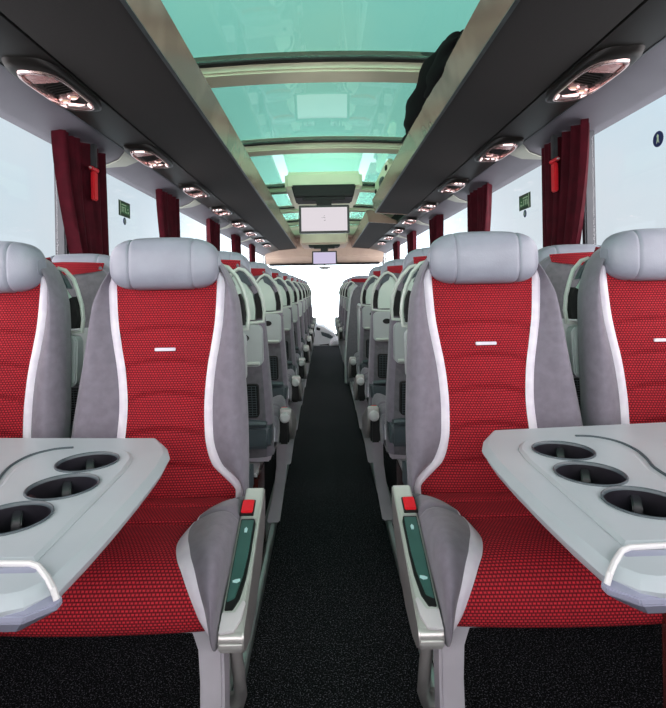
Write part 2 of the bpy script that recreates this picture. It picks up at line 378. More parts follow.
# service pods: reading lamps and air nozzles
def pod_proto(sgn):
    t = empty('service_unit')
    O = Vector((.945 * sgn, 0, 1.800)); e1 = Vector((0, 1, 0)); e2 = Vector((.148 * sgn, 0, -.028)).normalized()
    n = Vector((-.028 * sgn, 0, -.148)).normalized()
    def P(a, b, h): return O + e1 * a + e2 * b + n * h     # a along coach, b outward, h below
    def ring(sa, sb, h, k=40, sk=.045):
        r = []
        for i in range(k):
            t_ = 2 * PI * i / k; c, s_ = math.cos(t_), math.sin(t_)
            a = sa * math.copysign(abs(c) ** .55, c); b = sb * math.copysign(abs(s_) ** .6, s_)
            a += -sk * b / sb * .9
            r.append(P(a, b, h))
        return r
    b = MB(); b.rings([ring(.24, .072, -.012), ring(.225, .070, .010), ring(.195, .064, .016), ring(.172, .055, .016), ring(.165, .052, .004)], cap=False)
    b.build('housing', 'strip', t, angle=60)
    b = MB(); R = [ring(.176, .057, .012), ring(.172, .0555, .023), ring(.160, .051, .024), ring(.150, .047, .014), ring(.146, .046, .004)]
    b.rings(R, cap=False); b.build('bezel', 'reflect_chrome', t, angle=60)
    MB().add(ring(.150, .048, .005), [tuple(range(40))]).build('grille', 'black', t, smooth=False)
    # reflector plate on the window side, nearer the camera
    pts = [(-.150, -.030), (-.150, .040), (-.085, .044), (-.06, -.036)]
    b = MB().prism(pts, lambda a, c: P(a, c, .006), lambda a, c: P(a, c, .016)); b.build('reflector', 'beige_reflector', t, bevel=.003)
    sl = MB()
    for i in range(5):
        a = -.045 + i * .018
        sl.prism([(a, -.035), (a + .006, -.035), (a + .006, .03), (a, .03)], lambda p, q: P(p, q, .005), lambda p, q: P(p, q, .012))
    sl.build('louvre', 'strip', t, smooth=False)
    for (a, c) in ((.065, -.018), (.078, .020)):
        k = 16; rg = lambda r, h: [P(a + r * math.cos(2 * PI * i / k), c + r * math.sin(2 * PI * i / k), h) for i in range(k)]
        lp = MB().rings([rg(.021, .004), rg(.021, .014), rg(.016, .018), rg(.014, .012)], cap=False).build('reading_lamp', 'beige_reflector', t)
        MB().add(rg(.0145, .0125), [tuple(range(k))]).build('lens', 'lens', lp, smooth=False)
    return t
podY = [1.80, 2.75, 3.70, 4.65, 5.60, 6.50, 7.40, 8.30]
ORD = ['nearest', 'second', 'third', 'fourth', 'fifth', 'sixth', 'seventh', 'eighth', 'ninth', 'tenth']
for sgn, nm in ((-1, 'left'), (1, 'right')):
    base = pod_proto(sgn)
    for i, y in enumerate(podY):
        o = base if i == 0 else copy_tree(base)
        o.location = (0, y, 0)
        tag(o, '%s reading lamp and air vent unit in the %s overhead channel%s' % (ORD[i], nm, '' if i == 0 else ', counted from the camera'), 'overhead light', 'reading lamp units %s' % nm)
    # pale joint covers on the header
    for i, y in enumerate([2.72, 4.12, 5.62, 7.1]):
        pts = [(y - .13, 0), (y + .06, 0), (y + .08, .5), (y + .015, 1), (y - .015, 1), (y - .04, .45)]
        f = lambda yy, t_, h: (sgn * (1.02 + .16 * t_ - .05 * h), yy, 1.790 - .044 * t_ - .10 * h)
        tag(MB().prism(pts, lambda a, b: f(a, b, 0.0), lambda a, b: f(a, b, .06)).build('header_joint_cover', 'cover', bevel=.001),
            '%s pale joint cover on the grey header above the %s windows' % (ORD[i], nm), 'joint cover', 'header joint covers')

# ================================================================ floor rails
def rail(sgn, nm):
    t = empty('seat_rail', (0, 0, 0)); tag(t, 'aluminium seat mounting rail along the %s edge of the aisle' % nm, 'seat rail', 'floor seat rails')
    m = lambda pts: [(p[0] * sgn, p[1]) for p in pts]
    e = lambda name, pts, mat, bev: MB().prism(m(pts), lambda x, z: (x, .2, z), lambda x, z: (x, 9.35, z)).build(name, mat, t, bevel=bev)
    e('edge_profile', [(.244, 0), (.247, .030), (.256, .036), (.266, .036), (.266, 0)], 'alu', .003)
    e('groove', [(.266, 0), (.266, .022), (.272, .022), (.272, 0)], 'alu_dark', 0)
    e('top_strip', [(.272, 0), (.272, .036), (.298, .036), (.306, 0)], 'alu', .003)
    return t
rail(-1, 'left'); rail(1, 'right')

# ================================================================ seats
Rt = [(.50, .205), (.53, .198), (.56, .182), (.59, .150), (.615, .125), (.667, .107), (.717, .102), (.77, .101), (.83, .105), (.876, .111), (.915, .118), (.98, .128), (1.07, .134), (1.17, .136)]
Wt = [(.46, .214), (.53, .216), (.68, .214), (.83, .206), (.93, .200), (1.03, .190), (1.07, .178), (1.10, .165), (1.13, .148), (1.155, .125), (1.17, .100)]
Yb = [(.46, -.015), (.53, -.006), (.60, .006), (.68, .020), (.77, .034), (.90, .046), (1.07, .060), (1.2, .070)]
def baseY(z): return smooth_tab(Yb, z)
def backY(z): return baseY(z) + (.100 if z > .6 else .10)
CREASE = [(.955, .014), (.868, .016), (.782, .018), (.690, .018), (.605, .014), (1.04, .0)]
def front_off(x, z, r, w):    # forward displacement (towards -y) of the padding
    t = abs(x)
    if t <= r:
        u = t / r; o = .004 + .010 * (1 - u * u)
        zc = z
        d = 0
        for c, a in CREASE[:5]:
            zz = c + a * (1 - (x / r) ** 2) - a * .3
            q = (z - zz); d += math.exp(-(q / .0065) ** 2) * .0085 + math.exp(-((q + .016) / .014) ** 2) * .0035
        edge = 1 - .5 * u ** 4
        return o - d * edge
    return 0
XT = [(.46, .042), (.68, .040), (.80, .033), (.93, .020), (1.03, .008), (1.10, .0), (1.2, 0)]
def back_section(z, xk=0.0):
    """points round one level: x, y, tag"""
    r = smooth_tab(Rt, z); w = max(smooth_tab(Wt, z), .02)
    r = min(r, w - .030)
    bw = .022 + (.010 if z < .66 else 0) * min(1, (.66 - z) / .1)
    bw = min(bw, (w - r) * .55)
    yb = baseY(z); pts = {}
    nR, nB, nG = 26, 3, 8
    red = [(-r + 2 * r * i / nR) for i in range(nR + 1)]
    R = [(x, yb - front_off(x, z, r, w)) for x in red]
    k = min(1.0, max(0, (1.17 - z) / .12)) * .8 + .2
    lift = .030 * k if z > .56 else .030 * k * max(0.2, (z - .46) / .10)
    wx = w + (smooth_tab(XT, z) if xk else 0) * xk
    def wing(u, w=w):           # u 0 at the piping, 1 at the outer edge
        x = r + bw + (w - r - bw) * u
        y = -.004 - lift * math.sin(min(1, u * 1.15) * PI * .62) + (.045 * max(0, u - .72) ** 1.5 / .28 ** 1.5)
        return x, yb + y
    B = [(r + bw * i / nB, yb - .004 - .006 * math.sin(PI * i / nB) ) for i in range(nB + 1)]
    B[-1] = wing(0)
    G = [wing(i / nG) for i in range(nG + 1)]; G2 = [wing(i / nG, wx) for i in range(nG + 1)]
    # the back of the shell, from the aisle edge round to the other
    yk = backY(z); bk = []
    for i in range(1, 12):
        t_ = i / 12; ang = PI * t_
        c = math.cos(ang); x = (w if c > 0 else wx) * math.copysign(abs(c) ** .75, c); y = G[-1][1] + (yk - G[-1][1]) * (math.sin(ang) ** .42)
        bk.append((x, y))
    return R, B, G, bk, G2
ZL = [.46 + (1.17 - .46) * i / 104 for i in range(105)]
def seat_back_meshes(xk):
    red = MB(); pip = MB(); gry = MB(); shl = MB()
    secs = [back_section(z, xk) for z in ZL]
    def strip(mb, rows, uv=False):
        n = len(rows[0]); vs = [p for r_ in rows for p in r_]
        fs = [(a * n + i, a * n + i + 1, (a + 1) * n + i + 1, (a + 1) * n + i) for a in range(len(rows) - 1) for i in range(n - 1)]
        mb.add(vs, fs, [(p[0], p[2]) for p in vs] if uv else None)
    strip(red, [[(x, y, z) for x, y in s[0]] for s, z in zip(secs, ZL)], True)
    for sg in (1, -1):
        strip(pip, [[(sg * x, y, z) for x, y in (s[1] if sg > 0 else s[1][::-1])] for s, z in zip(secs, ZL)])
        strip(gry, [[(sg * x, y, z) for x, y in (s[2] if sg > 0 else s[4][::-1])] for s, z in zip(secs, ZL)])
    strip(gry, [[(s[2][-1][0], s[2][-1][1], z)] + [(x, y, z) for x, y in s[3][:2]] for s, z in zip(secs, ZL)])
    strip(gry, [[(x, y, z) for x, y in s[3][-2:]] + [(-s[4][-1][0], s[4][-1][1], z)] for s, z in zip(secs, ZL)])
    strip(shl, [[(x, y, z) for x, y in s[3][1:-1]] for s, z in zip(secs, ZL)])
    for zi in (0, -1):
        s = secs[zi]; z = ZL[zi]
        loop = [(x, y, z) for x, y in s[0]] + [(x, y, z) for x, y in s[1][1:]] + [(x, y, z) for x, y in s[2][1:]] + [(x, y, z) for x, y in s[3]] + \
               [(-x, y, z) for x, y in s[4][::-1]] + [(-x, y, z) for x, y in s[1][::-1][1:-1]]
        gry.add(loop, [tuple(range(len(loop)))])
    return red, pip, gry, shl

# cushion profile: (s, y, z) from the junction forward and down the front
CP = [(0, .02, .500), (.04, -.02, .535), (.10, -.08, .548), (.18, -.16, .553), (.24, -.22, .556), (.30, -.28, .560), (.35, -.335, .562), (.385, -.372, .556), (.415, -.398, .540), (.445, -.414, .515), (.475, -.422, .490), (.50, -.418, .472), (.515, -.400, .464)]
CPy = [(a, b) for a, b, c in CP]; CPz = [(a, c) for a, b, c in CP]
CWt = [(0, .010), (.05, .016), (.08, .032), (.10, .048), (.135, .070), (.19, .091), (.245, .100), (.295, .105), (.33, .102), (.37, .088), (.40, .070), (.45, .042), (.50, .020), (.515, .016)]
CBt = [(0, .003), (.10, .005), (.20, .007), (.27, .012), (.32, .022), (.36, .026), (.45, .020), (.50, .009), (.515, .007)]
def cushion_meshes(aisle):
    red = MB(); pip = MB(); gry = MB(); HW = .226
    N = 90
    rows_r, rows_p, rows_g, rows_side, rows_side2 = [], [], [], [], []
    for i in range(N + 1):
        s = .515 * i / N; y = smooth_tab(CPy, s); z = smooth_tab(CPz, s)
        y2 = smooth_tab(CPy, s + .004); z2 = smooth_tab(CPz, s + .004)
        if s > .509: y2 = y + (y - smooth_tab(CPy, s - .004)); z2 = z + (z - smooth_tab(CPz, s - .004))
        d = Vector((0, y2 - y, z2 - z)); 
        if d.length < 1e-6: d = Vector((0, 0, -1))
        d.normalize(); n = Vector((0, d.z, -d.y))
        if n.z < 0 and s < .4: n = -n
        n = Vector((0, -abs(n.y), n.z)) if s > .3 else n
        w = smooth_tab(CWt, s) if aisle else 0.0
        bw = min(w * .5, smooth_tab(CBt, s)) if aisle else 0
        xr = HW - w
        def pt(x, h): return Vector((x, y, z)) + n * h
        def puff(x):
            q = min(1, (HW + x) / .02) if x < 0 else 1
            h = .006 * (1 - (x / HW) ** 2) - .012 * (1 - q)
            for c in (.115, .215):
                zz = c + .012 * (x / HW) ** 2
                h -= .007 * math.exp(-((s - zz) / .008) ** 2)
            if not aisle and x > 0: h -= .012 * (1 - min(1, (HW - x) / .02))
            return h
        xs = [-HW + (xr + HW) * k / 24 for k in range(25)]
        rows_r.append(([pt(x, puff(x)) for x in xs], [(x, s) for x in xs]))
        if aisle:
            h0 = puff(xr)
            rows_p.append([pt(xr + bw * k / 3, h0 + .010 * math.sin(k / 3 * PI / 2) * min(1, max(0, (s - .03) / .12))) for k in range(4)])
            hp = h0 + .010 * min(1, max(0, (s - .03) / .12))
            x0 = xr + bw; ww = HW - x0
            rows_g.append([pt(x0 + ww * k / 6, hp + (.020 * math.sin(PI * k / 6 * .75)) * min(1, max(0, (s - .05) / .15)) ** .7 - (.014 if k == 6 else .003 if k == 5 else 0)) for k in range(7)])
            e = rows_g[-1][-1]
        else: e = rows_r[-1][0][-1]
        dn = Vector((0, y * .9 - .015, max(.465, z - .085)))
        rows_side.append([e, Vector((HW + .001, e.y * .96, e.z * .5 + .46 * .5)), Vector((HW - .004, e.y * .93 - .01, .462))])
        f0 = rows_r[-1][0][0]
        rows_side2.append([Vector((-HW + .004, f0.y * .93 - .01, .462)), Vector((-HW - .001, f0.y * .96, f0.z * .5 + .23)), f0])
    def strip(mb, rows, uvs=None):
        n = len(rows[0]); vs = [tuple(p) for r_ in rows for p in r_]
        fs = [(a * n + i, a * n + i + 1, (a + 1) * n + i + 1, (a + 1) * n + i) for a in range(len(rows) - 1) for i in range(n - 1)]
        mb.add(vs, [f[::-1] for f in fs], [u for r_ in uvs for u in r_] if uvs else None)
    strip(red, [r[0] for r in rows_r], [r[1] for r in rows_r])
    if aisle: strip(pip, rows_p); strip(gry, rows_g)
    strip(gry, rows_side); strip(gry, rows_side2)
    # underside and rear closure
    gry.box(-HW + .012, HW - .012, -.395, .03, .455, .468)
    return red, pip, gry

def superring(x, hy, hz, cy, cz, k=28, e=.62):
    return [(x, cy + hy * math.copysign(abs(math.cos(2 * PI * i / k)) ** e, math.cos(2 * PI * i / k)), cz + hz * math.copysign(abs(math.sin(2 * PI * i / k)) ** e, math.sin(2 * PI * i / k))) for i in range(k)]

def make_seat(sd, aisle, brace=False):
    """a seat facing -y with its aisle edge on local x = +sd.  sd = +1 or -1"""
    t = empty('coach_seat')
    red, pip, gry, shl = seat_back_meshes(1.0 if aisle else -.35)
    sm_ = sd if aisle else -sd
    bk = gry.build('backrest', 'suede', t, mirror=sm_, angle=70)
    shl.build('back_shell', 'shell', t, mirror=sm_, angle=70)
    red.build('back_cushion', 'red', t, mirror=sm_, angle=80)
    pip.build('back_piping', 'piping', t, mirror=sm_, angle=80)
    r2, p2, g2 = cushion_meshes(aisle)
    g2.build('seat_base_pad', 'suede', t, mirror=sd, angle=60)
    r2.build('seat_cushion', 'red', t, mirror=sd, angle=80)
    if aisle: p2.build('seat_piping', 'piping', t, mirror=sd, angle=80)
    # woven tag
    yz = baseY(.913) - .0165
    MB().box(-.027, .027, yz - .003, yz + .012, .9085, .9165).build('woven_tag', 'piping', t, bevel=.001)
    # headrest roll with two seams
    rings = []; NX = 110
    for i in range(NX + 1):
        u = -1 + 2 * i / NX; x = .143 * math.sin(u * PI / 2)
        q = max(0.0, 1 - abs(math.sin(u * PI / 2)) ** 5) ** .36
        q = max(q, .35)
        sm = math.exp(-((abs(x) - .080) / .0030) ** 2) * .004
        bulge = 1 + .04 * math.cos(x / .146 * PI / 2)
        rings.append(superring(x, (.058 - sm) * q * bulge, (.067 - sm) * q * bulge * (.93 + .07 * q), (.052), 1.139 - .004 * (x / .146) ** 2, e=.66))
    hr = MB().rings(rings).build('headrest', 'leather', t, angle=60)
    # back of the shell: red band, arch grab handle, tray, net, lower cover
    bs = lambda z: backY(z)
    hb = MB(); n = 16
    top, bot = [], []
    for i in range(n + 1):
        x = -.122 + .244 * i / n
        top.append((x, bs(1.165) + .010 - .045 * (x / .122) ** 4, 1.172 - .004 * abs(x / .15)))
        bot.append((x, bs(1.12) + .009 - .022 * (x / .122) ** 4, 1.128 + .020 * (x / .15) ** 2))
    vs = top + bot; fs = [(i, i + 1, n + 2 + i, n + 1 + i) for i in range(n)]
    hb.add(vs, fs, [(p[0], p[2]) for p in vs]); hb.build('rear_red_band', 'red', t, angle=80)
    # gothic arch: aisle side
    A = [(-.200, .955), (-.203, .99), (-.198, 1.03), (-.186, 1.07), (-.167, 1.105), (-.142, 1.132), (-.122, 1.138), (-.100, 1.125), (-.078, 1.095), (-.062, 1.055), (-.050, 1.01), (-.044, .975), (-.050, .955)]
    Ax = lambda x: x * -sd      # arch drawn for the edge at -x, flipped to the aisle edge
    zpl = lambda z: bs(z) + .006
    path = [(Ax(x), zpl(z) - (.012 if x < -.17 else 0) + .004, z) for x, z in A]
    path = path + [(Ax(-.09), zpl(.950) + .004, .950), (Ax(-.15), zpl(.950) + .004, .950)]
    MB().tube(path, .0062, 8, closed=True).build('grab_handle', 'pale_plastic', t, angle=60)
    inn = [(-.172, .962), (-.174, 1.00), (-.166, 1.05), (-.140, 1.092), (-.122, 1.122), (-.100, 1.112), (-.080, 1.085), (-.066, 1.05), (-.056, 1.01), (-.052, .962)]
    MB().prism([(Ax(x), z) for x, z in inn], lambda x, z: (x, zpl(z) - .02, z), lambda x, z: (x, zpl(z) + .001, z)).build('handle_infill', 'infill', t, smooth=False)
    sl = [(-.194, .965), (-.196, 1.00), (-.190, 1.035), (-.182, 1.055), (-.172, 1.05), (-.176, 1.00), (-.176, .965)]
    MB().prism([(Ax(x), z) for x, z in sl], lambda x, z: (x, zpl(z) - .03, z), lambda x, z: (x, zpl(z) - .004, z)).build('handle_slot', 'matte_black', t, smooth=False)
    tr = [(-.166, 1.078), (-.150, 1.108), (-.128, 1.132), (-.112, 1.122), (-.120, 1.10), (-.150, 1.082)]
    MB().prism([(Ax(x), z) for x, z in tr], lambda x, z: (x, zpl(z) - .02, z), lambda x, z: (x, zpl(z) + .003, z)).build('handle_insert', 'dark_teal_grey', t, smooth=False)
    # tray table
    ty = lambda z: bs(z)
    def rr(x0, x1, z0, z1, r, k=5):
        o = []
        for cx_, cz_, a0 in ((x1 - r, z1 - r, 0), (x0 + r, z1 - r, 90), (x0 + r, z0 + r, 180), (x1 - r, z0 + r, 270)):
            for i in range(k + 1):
                a = math.radians(a0 + 90 * i / k); o.append((cx_ + r * math.cos(a), cz_ + r * math.sin(a)))
        return o
    tray = MB().prism(rr(-.196, .196, .800, .945, .022), lambda x, z: (x, ty(z) - .02, z), lambda x, z: (x, ty(z) + .020, z)).build('tray_table', 'tray', t, bevel=.004)
    MB().tube([(-.185, ty(.812) + .021, .812), (0, ty(.812) + .024, .810), (.185, ty(.812) + .021, .812)], .006, 6).build('tray_lip', 'pale_plastic', tray)
    lx = Ax(-.132)
    MB().prism([(lx + .020 * math.cos(a * PI / 8), .900 + .013 * math.sin(a * PI / 8)) for a in range(16)], lambda x, z: (x, ty(z), z), lambda x, z: (x, ty(z) + .0225, z)).build('tray_latch', 'matte_black', tray, smooth=False)
    # magazine net
    fr = MB(); x0, x1, z0, z1 = -.175, .175, .615, .735
    yq = lambda z: bs(z) + .012
    pk = MB().prism(rr(x0, x1, z0, z1, .012), lambda x, z: (x, bs(z) - .02, z), lambda x, z: (x, bs(z) + .010, z)).build('magazine_pocket', 'matte_black', t, bevel=.002)
    net = MB()
    for i in range(13):
        z = z0 + .008 + i * .0088; net.tube([(x0 + .006, yq(z), z), (0, yq(z) + .002, z), (x1 - .006, yq(z), z)], .0012, 4)
    for i in range(24):
        x = x0 + .008 + i * .0145; net.tube([(x, yq(z0), z0 + .006), (x, yq(z1), z1 - .006)], .0010, 4)
    net.build('net', 'dark_teal_grey', pk, smooth=False)
    # lower rear cover and recliner cross member
    c = MB().box(-.214, .214, .03, .135, .505, .590).build('rear_cover', 'dark_teal_grey', t, bevel=.014, seg=3)
    MB().tube([(-.20, .130, .596), (-.12, .138, .600), (-.02, .130, .594), (.10, .136, .600), (.2, .13, .594)], [.010, .016, .010, .014, .010], 8).build('footrest_bar', 'dark_teal_grey', t)
    # frame under the cushion
    MB().box(-.20, .20, -.36, -.30, .425, .458).box(-.20, .20, -.06, .02, .425, .458).build('seat_frame', 'legmetal', t, bevel=.006)
    if aisle:
        # blade front leg, flaring into the frame at its top
        L = [(-.372, .452), (-.30, .452), (-.325, .40), (-.335, .25), (-.335, .02), (-.385, .02), (-.385, .25), (-.385, .40)]
        lg = MB(); zs = [(.464, .168, .231, .07), (.452, .176, .230, .06), (.42, .184, .228, .052), (.36, .186, .228, .05), (.28, .184, .227, .047), (.20, .174, .218, .047), (.10, .154, .202, .052), (.0365, .138, .192, .085)]
        rg = []
        for z, xa, xb, dp in zs:
            yc = -.372
            rg.append([(sd * xa, yc - dp / 2, z), (sd * xb, yc - dp / 2 + .008, z), (sd * (xb + .004), yc + dp / 2, z), (sd * xa, yc + dp / 2, z)])
        lg.rings(rg).box(*sorted((sd * .140, sd * .168)), -.412, -.335, 0, .037).build('leg', 'legmetal', t, bevel=.005, angle=50)
        # curved side brace down to the rail
        if brace:
            P_ = [(.238, -.345, .425), (.240, -.31, .32), (.228, -.22, .20), (.205, -.12, .10), (.172, -.04, .037)]
            MB().tube([(sd * a, b, c_) for a, b, c_ in P_], [.014, .016, .017, .017, .016], 10, up=(sd, 0, 0), flat=.8).build('side_brace', 'chrome', t, angle=60)
            MB().box(*sorted((sd * .155, sd * .195)), -.06, .0, 0, .037).build('brace_foot', 'chrome', t, bevel=.004)
        # control pod along the aisle edge of the cushion
        x0, x1 = .228, .272
        prof = [(-.095, .592), (-.10, .594), (-.20, .562), (-.30, .525), (-.385, .490), (-.425, .474), (-.436, .458), (-.430, .440), (-.408, .424), (-.36, .414), (-.28, .418), (-.18, .455), (-.11, .505), (-.09, .56)]
        pod = MB().prism([(y, z) for y, z in prof], lambda y, z: (sd * x0, y, z), lambda y, z: (sd * x1, y, z)).build('control_pod', 'chrome', t, bevel=.009, seg=4, angle=60)
        a0 = Vector((0, -.100, .594)); a1 = Vector((0, -.425, .474)); e1 = (a1 - a0).normalized(); nn = Vector((0, e1.z, -e1.y))
        if nn.z < 0: nn = -nn
        LL = (a1 - a0).length
        def plate(name, poly, h0, h1, mat, bev=.001, par=pod):   # poly in (across 0..1 from seat side to aisle, along 0..1)
            f = lambda u, v, h: tuple(Vector((sd * (x0 + (x1 - x0) * u), 0, 0)) + a0 + e1 * (v * LL) + nn * h)
            bulge = lambda v: .010 * math.sin(PI * v) * .55
            return MB().prism(poly, lambda u, v: f(u, v, h0 + bulge(v)), lambda u, v: f(u, v, h1 + bulge(v))).build(name, mat, par, bevel=bev, angle=30)
        plate('top_cover', [(.06, .01), (.94, .01), (.97, .30), (.97, .62), (.90, .82), (.74, .96), (.5, 1.0), (.03, 1.0)], -.012, .004, 'pale_plastic', .002)
        plate('buckle_slot', [(-.04, .13), (.66, .13), (.66, .265), (-.04, .265)], 0, .0052, 'black')
        plate('release_button', [(.02, .14), (.60, .14), (.60, .25), (.02, .25)], 0, .010, 'redbtn', .002)
        plate('button_surround', [(.10, .30), (.76, .30), (.84, .34), (.84, .58), (.80, .72), (.66, .84), (.44, .90), (.10, .90)], 0, .0056, 'black', .001)
        ctl = plate('recline_control', [(.14, .315), (.74, .315), (.74, .56), (.66, .70), (.46, .84), (.14, .86)], 0, .0078, 'teal_ctl', .0012)
        plate('icon', [(.36, .39), (.44, .375), (.52, .39), (.50, .415), (.38, .415)], 0, .0083, 'icon', 0)
        plate('icon', [(.24, .742), (.36, .735), (.56, .730), (.58, .745), (.44, .757), (.26, .752)], 0, .0083, 'icon', 0)
        plate('white_lip', [(.03, .915), (.55, .915), (.80, .85), (.93, .86), (.84, .95), (.62, 1.01), (.03, 1.02)], 0, .0065, 'whiteplastic', .001)
        # rear pivot knob
        k = 20
        kn = MB().rings([[(sd * (x0 + .020 + .020 * math.cos(2 * PI * i / k) * s_), yy, .562 + .020 * math.sin(2 * PI * i / k) * s_) for i in range(k)] for yy, s_ in ((-.10, 1), (-.078, 1), (-.074, .85), (-.073, .3))]).build('pivot_knob', 'whiteplastic', pod, angle=50)
        MB().box(*sorted((sd * (x0 - .004), sd * (x0 + .034))), -.16, -.088, .455, .560).build('pivot_bracket', 'black', pod, bevel=.006)
    else:
        # hangs on the cross beam shared with the neighbour and on the wall
        MB().box(-.19, -.15, -.36, 0, 0, .43).box(.15, .19, -.36, 0, .30, .43).build('bracket', 'legmetal', t, bevel=.006) if False else MB().box(*sorted((-sd * .16, -sd * .20)), -.34, -.06, 0, .43).build('leg', 'legmetal', t, bevel=.006)
    return t

G = {}
def seat(x, y, facing, sd, aisle, label, group):
    key = (sd, aisle, facing < 0)
    if key not in G: G[key] = make_seat(sd, aisle, facing < 0); o = G[key]
    else: o = copy_tree(G[key])
    o.location = (x, y, 0); o.rotation_euler = (0, 0, 0 if facing < 0 else PI)
    tag(o, label, 'seat', group)
    return o
XA, XW = .423, .898
for sgn, nm in ((-1, 'left'), (1, 'right')):
    seat(sgn * XA + CX, 1.30, -1, -sgn, True, 'camera-facing red and grey coach seat beside the aisle on the %s' % nm, 'seats facing the camera')
    seat(sgn * (XW if sgn < 0 else .893) + CX, 1.30, -1, -sgn, False, 'red and grey coach seat facing the camera by the %s window' % nm, 'seats facing the camera')
rowsL = [1.895, 2.63, 3.34, 4.12, 4.93, 5.75, 6.57, 7.38, 8.18]
rowsR = [1.895, 2.63, 3.34, None, None, 5.95, 6.70, 7.42, 8.18]
for sgn, nm, rows in ((-1, 'left', rowsL), (1, 'right', rowsR)):
    n = 0
    for y in rows:
        if y is None: continue
        w = ORD[n]; n += 1
        ext = '' if not (sgn > 0 and n > 3) else ' beyond the stairwell partition'
        seat(sgn * XA, y, 1, sgn, True, '%s forward-facing aisle seat back on the %s%s, with arched grab handle' % (w, nm, ext), 'forward-facing aisle seats %s' % nm)
        seat(sgn * XW, y, 1, -sgn, False, '%s forward-facing window seat back on the %s%s' % (w, nm, ext), 'forward-facing window seats %s' % nm)

# maroon boxes under the first forward-facing seats
for sgn, nm in ((-1, 'left'), (1, 'right')):
    t = empty('under_seat_box', (sgn * .45, 1.82, 0)); tag(t, 'glossy dark maroon box under the first forward-facing seats on the %s' % nm, 'box')
    MB().box(-.19, .19, -.03, .18, 0, .40).build('body', 'maroon', t, bevel=.012)
    MB().box(-.195, .195, -.035, .185, .40, .415).build('lid', 'whiteplastic', t, bevel=.008)

